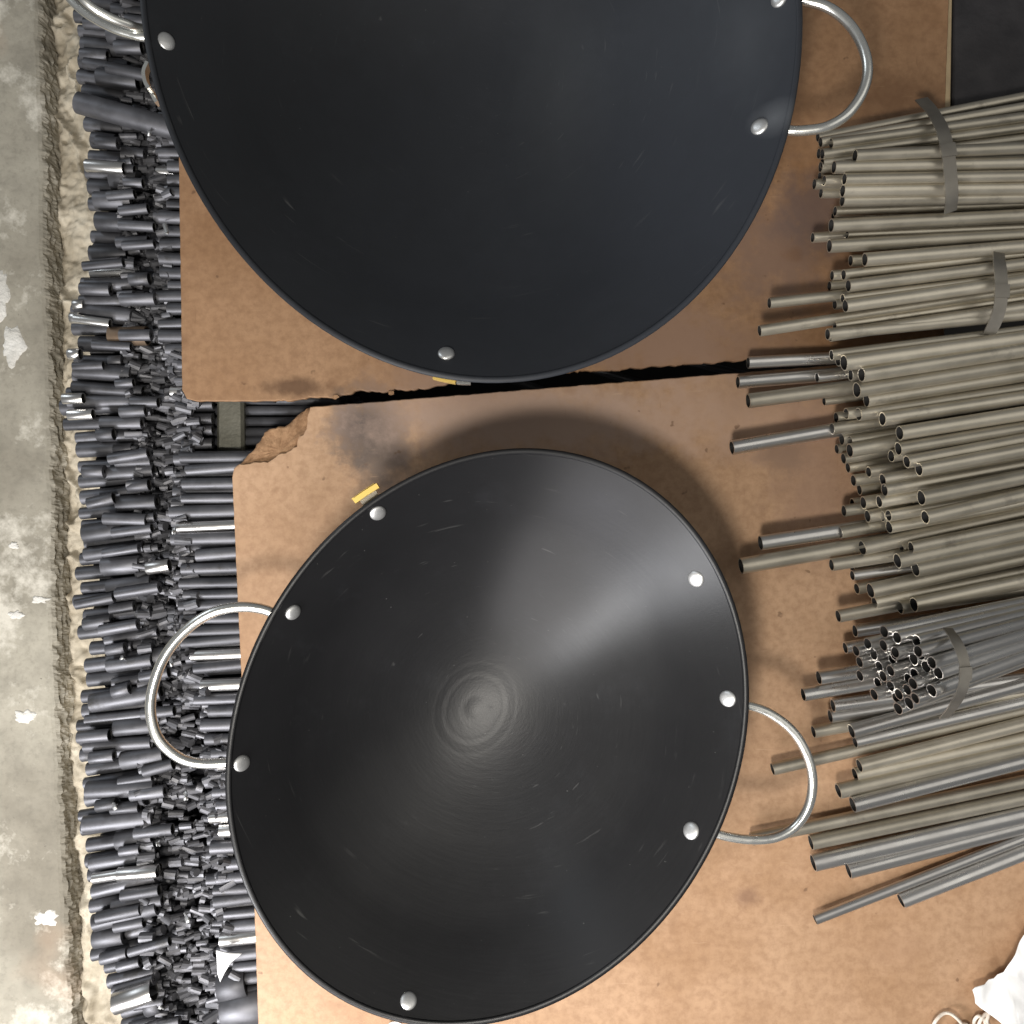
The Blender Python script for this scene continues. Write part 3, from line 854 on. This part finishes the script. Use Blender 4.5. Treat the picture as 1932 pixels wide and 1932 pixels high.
HW1 = 0.135
make_wok('wok', 'large black wok cut off by the upper edge of the picture', 888, -10, 733.5 - 6, 618 - 6, (0.203, 0.979), HW1,
         [(314, 78), (842, 667), (1433, 239), (1470, -3)],
         [([(1506, 0), (1560, 13), (1602, 45), (1628, 88), (1637, 132), (1627, 175), (1600, 214), (1565, 237), (1530, 245), (1488, 246)], 0.010, 0.0042),
          ([(272, 54), (242, 46), (208, 33), (175, 14), (150, -10), (128, -50), (118, -105), (130, -160), (165, -200), (210, -222), (275, -226)], 0.030, 0.0036),
          ([(274, 70), (242, 63), (215, 54), (183, 38), (156, 20), (128, -8), (104, -50), (96, -105), (108, -165), (150, -212), (200, -236), (277, -242)], 0.004, 0.0038)],
         [([(818, 711), (838, 716), (860, 720)], (0.0040, 0.008), 0.010, 'brass'),
          ([(862, 721), (876, 722), (888, 722)], (0.0035, 0.006), 0.012, 'rod'),
          ([(281, 120), (274, 138), (277, 158), (284, 170)], (0.0030, 0.008), 0.012, 'rod'),
          ([(286, 172), (292, 185), (298, 196)], (0.0030, 0.008), 0.022, 'rod')], dimple=0.0, steel='big_wok')
HW2 = 0.118
make_wok('wok', 'smaller black wok standing whole on the broken board', 919, 1392, 562.6 - 6, 469.2 - 6, (0.47, -0.883), HW2,
         [(713, 968), (553, 1155), (456, 1440), (771, 1888), (1304, 1567), (1373, 1318), (1313, 1092)],
         [([(502, 1151), (455, 1145), (400, 1156), (350, 1190), (310, 1240), (288, 1300), (285, 1350), (300, 1395), (336, 1428), (375, 1440), (420, 1440)], 0.006, 0.0044),
          ([(1408, 1331), (1452, 1346), (1495, 1379), (1522, 1423), (1533, 1470), (1526, 1520), (1500, 1560), (1460, 1581), (1410, 1584), (1358, 1575)], 0.006, 0.0040)],
         [([(669, 946), (690, 931), (714, 916)], (0.0045, 0.007), 0.006, 'brass'),
          ([(666, 942), (688, 926), (708, 913)], (0.0012, 0.010), 0.012, 'brass'),
          ([(690, 928), (698, 941), (706, 954)], (0.016, 0.002), 0.011, 'strap'),
          ([(735, 1934), (737, 1928), (748, 1926), (758, 1930)], (0.0020, 0.006), 0.010, 'rod')],
         tilt=(-0.016, -0.001))

# ------------------------------------------------------------------ long steel tubes fanned over the boards
def T4(X, Y): return (1288 + X / 3.0, Y / 3.0)
def T5(X, Y): return (1288 + X / 3.0, 644 + Y / 3.0)
def T6(X, Y): return (1288 + X / 3.0, 1288 + Y / 3.0)
def long_tube(f, x0, y0, x1, y1, t, z0, drop=0.018, mat='tube', label='', group=None, name='steel_tube'):
    (ua, va), (ub, vb) = f(x0, y0), f(x1, y1)
    k = (2080 - ua) / (ub - ua)
    uc, vc = ua + (ub - ua) * k, va + (vb - va) * k
    r = 1.18 * t / 3.0 * 0.5 * K * (H - z0) / H
    z1 = max(r + 0.001, z0 - drop * (uc - ua) / 450.0)
    a = P(ua, va, z0); b = P(uc, vc, z1)
    return put_tube(name, a, b, r, mat, label, 'tube', group)

GA = 'tubes in the strapped bundle by the large wok handle'
LA = 'pale steel tube in the strapped bundle beside the large wok handle'
for (x0, y0, x1, y1, t, z) in [(765, 778, 1932, 548, 46, .034), (780, 806, 1932, 606, 46, .046), (840, 812, 1932, 664, 50, .052), (790, 872, 1932, 722, 48, .050), (975, 882, 1932, 838, 60, .064),
                               (790, 925, 1932, 785, 48, .046), (855, 947, 1932, 925, 60, .062), (915, 1015, 1932, 996, 60, .062), (905, 1080, 1932, 1066, 60, .058), (903, 1136, 1932, 1118, 60, .050),
                               (862, 1196, 1932, 1155, 48, .036), (745, 1042, 1932, 1010, 50, .040), (782, 1092, 1932, 1080, 50, .034), (780, 945, 1932, 905, 50, .044), (800, 1022, 1932, 985, 50, .048),
                               (775, 1000, 1932, 975, 50, .028), (770, 870, 1932, 760, 48, .030), (850, 1225, 1932, 1190, 40, .022)]:
    long_tube(T4, x0, y0, x1, y1, t, z, 0.012, 'tube', ('top' if z > .055 else 'middle' if z > .038 else 'bottom') + ' layer tube of the bundle by the large wok handle, ' + ('upper side' if y0 < 880 else 'centre' if y0 < 1020 else 'lower side'), GA)
GB = 'tubes between the two strapped bundles'
LB = 'pale loose tube between the two upper strapped bundles'
for (x0, y0, x1, y1, t, z) in [(840, 1277, 1932, 1222, 66, .050), (735, 1345, 1932, 1268, 52, .034), (830, 1392, 1932, 1332, 66, .050), (1030, 1470, 1932, 1396, 66, .058), (950, 1476, 1932, 1430, 56, .040),
                               (930, 1330, 1932, 1290, 40, .040)]:
    long_tube(T4, x0, y0, x1, y1, t, z, 0.012, 'tube', ('thick' if t > 60 else 'thin half hidden') + ' pale tube between the two upper strapped bundles, ' + ('nearer the upper strap' if y0 < 1340 else 'second rank' if y0 < 1400 else 'nearer the lower strap'), GB)
GC = 'tubes in the second strapped bundle'
LC = 'pale steel tube in the strapped bundle level with the board gap'
for (x0, y0, x1, y1, t, z) in [(910, 1556, 1932, 1440, 56, .052), (937, 1618, 1932, 1496, 60, .060), (905, 1690, 1932, 1560, 46, .056), (920, 1732, 1932, 1588, 62, .062), (860, 1722, 1932, 1600, 50, .040),
                               (845, 1560, 1932, 1480, 50, .038), (830, 1620, 1932, 1530, 48, .036), (835, 1900, 1932, 1740, 58, .056), (860, 1845, 1932, 1690, 44, .046), (880, 1870, 1932, 1715, 44, .042)]:
    long_tube(T4, x0, y0, x1, y1, t, z, 0.012, 'tube', ('top' if z > .05 else 'lower') + ' layer tube of the strapped bundle near the board gap, ' + ('upper side' if y0 < 1640 else 'centre' if y0 < 1800 else 'lower side'), GC)
long_tube(T4, 435, 1872, 1932, 1640, 52, .048, 0.010, 'tube', 'long tube reaching farthest over the upper board above the gap')
long_tube(T4, 490, 1716, 1932, 1560, 52, .042, 0.010, 'tube', 'upper of the two long tubes jutting over the upper board')
GD = 'loose tubes fanned over the boards'
LD = 'pale loose tube in the thick fan behind the smaller wok'
for (x0, y0, x1, y1, t, z) in [(820, -40, 1932, -150, 56, .058), (842, 78, 1932, -62, 52, .056), (912, 122, 1932, -18, 76, .062), (1012, 190, 1932, 48, 76, .062), (985, 276, 1932, 125, 76, .056),
                               (1040, 335, 1932, 192, 62, .050), (995, 413, 1932, 268, 70, .046), (1130, 440, 1932, 320, 72, .056), (1228, 520, 1932, 408, 72, .062), (845, 495, 1932, 330, 56, .036),
                               (945, 618, 1932, 440, 70, .044), (1220, 608, 1932, 490, 64, .062), (910, 664, 1932, 480, 54, .030), (1268, 682, 1932, 556, 66, .066), (1180, 650, 1932, 530, 60, .050),
                               (1337, 726, 1932, 615, 70, .072), (1132, 785, 1932, 640, 66, .056), (1142, 842, 1932, 700, 64, .060), (1350, 886, 1932, 768, 74, .074), (1112, 908, 1932, 770, 64, .056),
                               (1165, 986, 1932, 850, 62, .056), (1372, 996, 1932, 868, 74, .074), (1168, 1052, 1932, 905, 62, .050), (1046, 990, 1932, 830, 64, .042), (1052, 740, 1932, 600, 58, .038),
                               (966, 788, 1932, 650, 58, .028), (1022, 914, 1932, 770, 64, .040), (912, 960, 1932, 810, 58, .030), (1042, 1052, 1932, 880, 60, .034), (1130, 990, 1932, 860, 56, .046),
                               (890, 1082, 1932, 900, 60, .036), (1016, 1170, 1932, 968, 74, .048), (1215, 1242, 1932, 1088, 72, .060), (1292, 1166, 1932, 1036, 58, .062), (1240, 1175, 1932, 1040, 46, .050),
                               (1318, 1290, 1932, 1165, 74, .060), (1062, 1412, 1932, 1222, 74, .048), (1085, 1478, 1932, 1306, 60, .042), (1308, 1490, 1932, 1358, 72, .058), (1230, 1508, 1932, 1400, 62, .046),
                               (965, 1305, 1932, 1120, 60, .028), (985, 1400, 1932, 1210, 60, .026), (900, 556, 1932, 400, 56, .028), (946, 566, 1932, 420, 52, .036), (868, 432, 1932, 300, 56, .030),
                               (925, 410, 1932, 290, 60, .038), (872, 610, 1932, 460, 50, .020), (935, 715, 1932, 560, 52, .022), (1225, 610, 1932, 505, 50, .050), (1000, 840, 1932, 700, 56, .022), (960, 920, 1932, 790, 56, .018),
                               (1300, 885, 1932, 790, 56, .050), (880, 110, 1932, -10, 60, .042), (950, 190, 1932, 60, 60, .044), (800, 340, 1932, 200, 40, .018)]:
    hz = 'topmost' if z > .055 else ('middle' if z > .04 else 'bottom')
    wz = next(w_ for q, w_ in ((100, 'just above the gap'), (300, 'just below the gap'), (560, 'above the lone shiny tube level'), (800, 'at the thickest of the fan'), (1100, 'level with the two long pale tubes'), (1350, 'below the long pale tubes'), (1600, 'just above the round bundle')) if y0 <= q)
    long_tube(T5, x0, y0, x1, y1, t, z, 0.016, 'tube', hz + ' tube of the loose fan, ' + wz, GD)
for (x0, y0, x1, y1, t, z, mt, lb) in [
    (370, 120, 1300, 70, 58, .026, 'bare', 'shiny tube end lying along the dark gap between the boards'),
    (312, 232, 1300, 150, 66, .024, 'bare', 'shiny tube reaching out just below the gap'),
    (760, 205, 1400, 120, 50, .034, 'bare', 'short shiny tube end resting on the tube below the gap'),
    (370, 338, 1300, 215, 72, .030, 'tube', 'thick pale tube third below the gap'),
    (278, 602, 1300, 425, 76, .032, 'bare', 'lone shiny tube pointing toward the top of the smaller wok'),
    (440, 1142, 1300, 1010, 68, .034, 'bare', 'shiny tube just above the one nearest the wok rim'),
    (330, 1272, 1300, 1105, 78, .040, 'tube', 'thick pale tube whose open end almost touches the wok rim'),
    (842, 1266, 1500, 1165, 62, .046, 'tube', 'short pale tube end below the one nearest the wok'),
    (880, 1556, 1500, 1440, 62, .040, 'tube', 'pale tube end above the round bundle of shiny ends'),
    (960, 1325, 1500, 1250, 50, .040, 'bare', 'dark shiny tube under the fan above the round bundle'),
    (975, 1640, 1500, 1560, 60, .032, 'bare', 'shiny tube end tucked beside the round bundle'),
    (920, 1735, 1500, 1640, 60, .026, 'bare', 'low shiny tube beside the round bundle of ends'),
    (770, 1905, 1500, 1790, 66, .034, 'bare', 'bright tube sticking out under the round bundle')]:
    long_tube(T5, x0, y0, x1, y1, t, z, 0.012, mt, lb)
for (x0, y0, x1, y1, t, z, d_, mt, lb) in [
    (682, 68, 1932, -150, 62, .032, .010, 'bare', 'tube with a bright ringed end above the wok handle'),
    (850, 130, 1932, -20, 66, .030, .010, 'bare', 'tube end in the short pair under the round bundle'),
    (835, 190, 1932, 20, 66, .022, .006, 'bare', 'lower tube end of the short pair under the round bundle'),
    (740, 278, 1932, 60, 60, .018, .006, 'tube', 'tube end casting a shadow beside the wok handle'),
    (955, 275, 1932, 5, 70, .034, .012, 'bare', 'tube with a bright notched end level with the wok handle'),
    (975, 335, 1932, 110, 60, .026, .008, 'bare', 'tube running up from the notched one'),
    (508, 490, 1932, 160, 60, .018, .004, 'tube', 'long tube whose end lies inside the wok handle loop'),
    (1000, 470, 1932, 232, 66, .030, .010, 'tube', 'tube in the lower fan below the handle loop'),
    (975, 520, 1932, 310, 72, .022, .008, 'tube', 'tube beneath its neighbour in the lower fan'),
    (880, 612, 1932, 370, 76, .026, .008, 'tube', 'thick tube with a brownish end in the lower fan'),
    (962, 690, 1932, 440, 76, .032, .010, 'bare', 'shiny thick tube with a bright ringed mouth in the lower fan'),
    (388, 885, 1932, 560, 62, .014, .003, 'tube', 'long tube passing under the foot of the wok handle'),
    (725, 905, 1932, 650, 70, .013, .003, 'tube', 'tube end just right of the wok handle foot'),
    (738, 1020, 1932, 745, 78, .014, .003, 'bare', 'thick tube third from the lowest of the fan'),
    (938, 1065, 1932, 810, 70, .012, .003, 'bare', 'tube with a slanting cut end below the thick one'),
    (748, 1340, 1932, 880, 50, .011, .002, 'bare', 'thin lowest long tube lying alone on the board'),
    (1235, 1235, 1932, 960, 68, .012, .002, 'bare', 'short lowest tube nearest the white paper')]:
    long_tube(T6, x0, y0, x1, y1, t, z, d_, mt, lb)

# bundle of tubes with its ends tipped up
axis_t = math.radians(17)
LE = 'shiny tube in the round strapped bundle of upturned ends'
GE = 'tubes of the round bundle with upturned ends'
cE = P(1700, 1258, 0.098)
dirE = Vector((1, 0.21, -math.tan(axis_t))).normalized()
sE = dirE.cross(Vector((0, 0, 1))).normalized(); uE = sE.cross(dirE).normalized()
rE = 0.0056
cells = []
for q in range(-4, 5):
    for s in range(-4, 5):
        x = 2 * rE * (q + s * 0.5); y = 2 * rE * s * 0.866
        if math.hypot(x, y) < 2 * rE * 3.3: cells.append((x, y))
for (x, y) in cells:
    x += rnd.uniform(-.0007, .0007); y += rnd.uniform(-.0007, .0007)
    st = -0.004 + 0.30 * y + rnd.uniform(-0.010, 0.010)
    a = cE + sE * x + uE * y + dirE * st
    b = cE + sE * (x * 0.55 - 0.0) + uE * (y * 0.35) + dirE * 0.26
    b.z = max(b.z, 0.012 + 0.5 * (y + 0.04))
    put_tube('bundled_tube', a, b, rE * rnd.uniform(0.92, 1.0), 'bare', 'shiny upturned tube end ' + ('at the heart of the round bundle' if math.hypot(x, y) < 2.4 * rE else 'on the ' + ('upper' if x < -2.4 * rE else 'lower' if x > 2.4 * rE else 'middle') + (' far' if y > 0 else ' near') + ' rim of the round bundle'), 'tube', GE)

# steel strapping round the bundles
def strap(f, pts, zs, width, label):
    w3 = [P(*f(X, Y), z) for (X, Y), z in zip(pts, zs)]
    vs, fs = sweep(catmull(w3, 8), 0, rect=(width, 0.0012))
    so = tag(link('steel_strap', mesh('steel_strap', vs, fs, False), M['strap']), label, 'strap', 'steel straps round the tube bundles')
    cp = catmull(w3, 8); m_ = len(cp) // 2
    v2, f2 = sweep([q + Vector((0, 0, 0.0009)) for q in cp[m_ - 3:m_ + 4]], 0, rect=(width * 1.16, 0.0022))
    link('crimp_seal', mesh('crimp_seal', v2, f2, False), M['strap'], so)
strap(T4, [(1350, 560), (1405, 620), (1450, 690), (1478, 760), (1500, 850), (1512, 950), (1520, 1050), (1522, 1130), (1515, 1200)], [.036, .048, .060, .066, .0695, .0695, .0685, .064, .056], 0.0118, 'grey steel strap curving over the upper bundle of tubes')
strap(T4, [(1788, 1425), (1792, 1480), (1800, 1550), (1804, 1650), (1795, 1740), (1770, 1820), (1735, 1890)], [.054, .063, .067, .0685, .067, .062, .054], 0.0115, 'grey steel strap over the second bundle of tubes')
strap(T5, [(1500, 1625), (1545, 1690), (1585, 1780), (1598, 1880), (1580, 1980), (1530, 2070), (1480, 2130)], [.118, .132, .139, .140, .136, .122, .104], 0.0085, 'narrow grey strap round the bundle of upturned tube ends')

# ------------------------------------------------------------------ white paper and string in the corner
pp = [(2010, 1640), (1932, 1758), (1920, 1778), (1908, 1800), (1899, 1818), (1893, 1833), (1882, 1838), (1876, 1846), (1866, 1848), (1858, 1856), (1848, 1858), (1838, 1861), (1833, 1866),
      (1838, 1880), (1841, 1894), (1850, 1902), (1866, 1912), (1880, 1922), (1896, 1936), (1930, 1975), (1990, 2010), (2060, 2010), (2060, 1640)]
o = link('paper_sheet', sheet(pp, 0.013, 0.0075, 8, 'paper_sheet', sub=6), M['paper'])
o.modifiers.new('thick', 'SOLIDIFY').thickness = 0.0006
tag(o, 'torn white paper sheet in the lower corner of the board', 'paper')
for i, pts in enumerate([[(1755, 1950), (1764, 1928), (1778, 1913), (1792, 1912), (1806, 1922), (1817, 1936), (1822, 1955)],
                         [(1800, 1960), (1808, 1940), (1822, 1935), (1830, 1948)],
                         [(1836, 1945), (1838, 1926), (1846, 1917), (1855, 1921), (1860, 1934)],
                         [(1844, 1940), (1850, 1925), (1858, 1914), (1866, 1912), (1862, 1925), (1866, 1936)]]):
    w3 = [P(u, v, 0.004 + 0.004 * abs(math.sin(k * 1.3 + i))) for k, (u, v) in enumerate(pts)]
    vs, fs = sweep(catmull(w3, 6), 0.0016 if i != 1 else 0.0028, 8)
    tag(link('string_loop', mesh('string_loop', vs, fs), M['string']),
        ['wide loop of pale string at the bottom edge', 'thick knot of pale string inside the wide loop', 'small pale string curl between loop and paper', 'pale string curl touching the white paper'][i], 'string', 'pale string scraps by the paper')
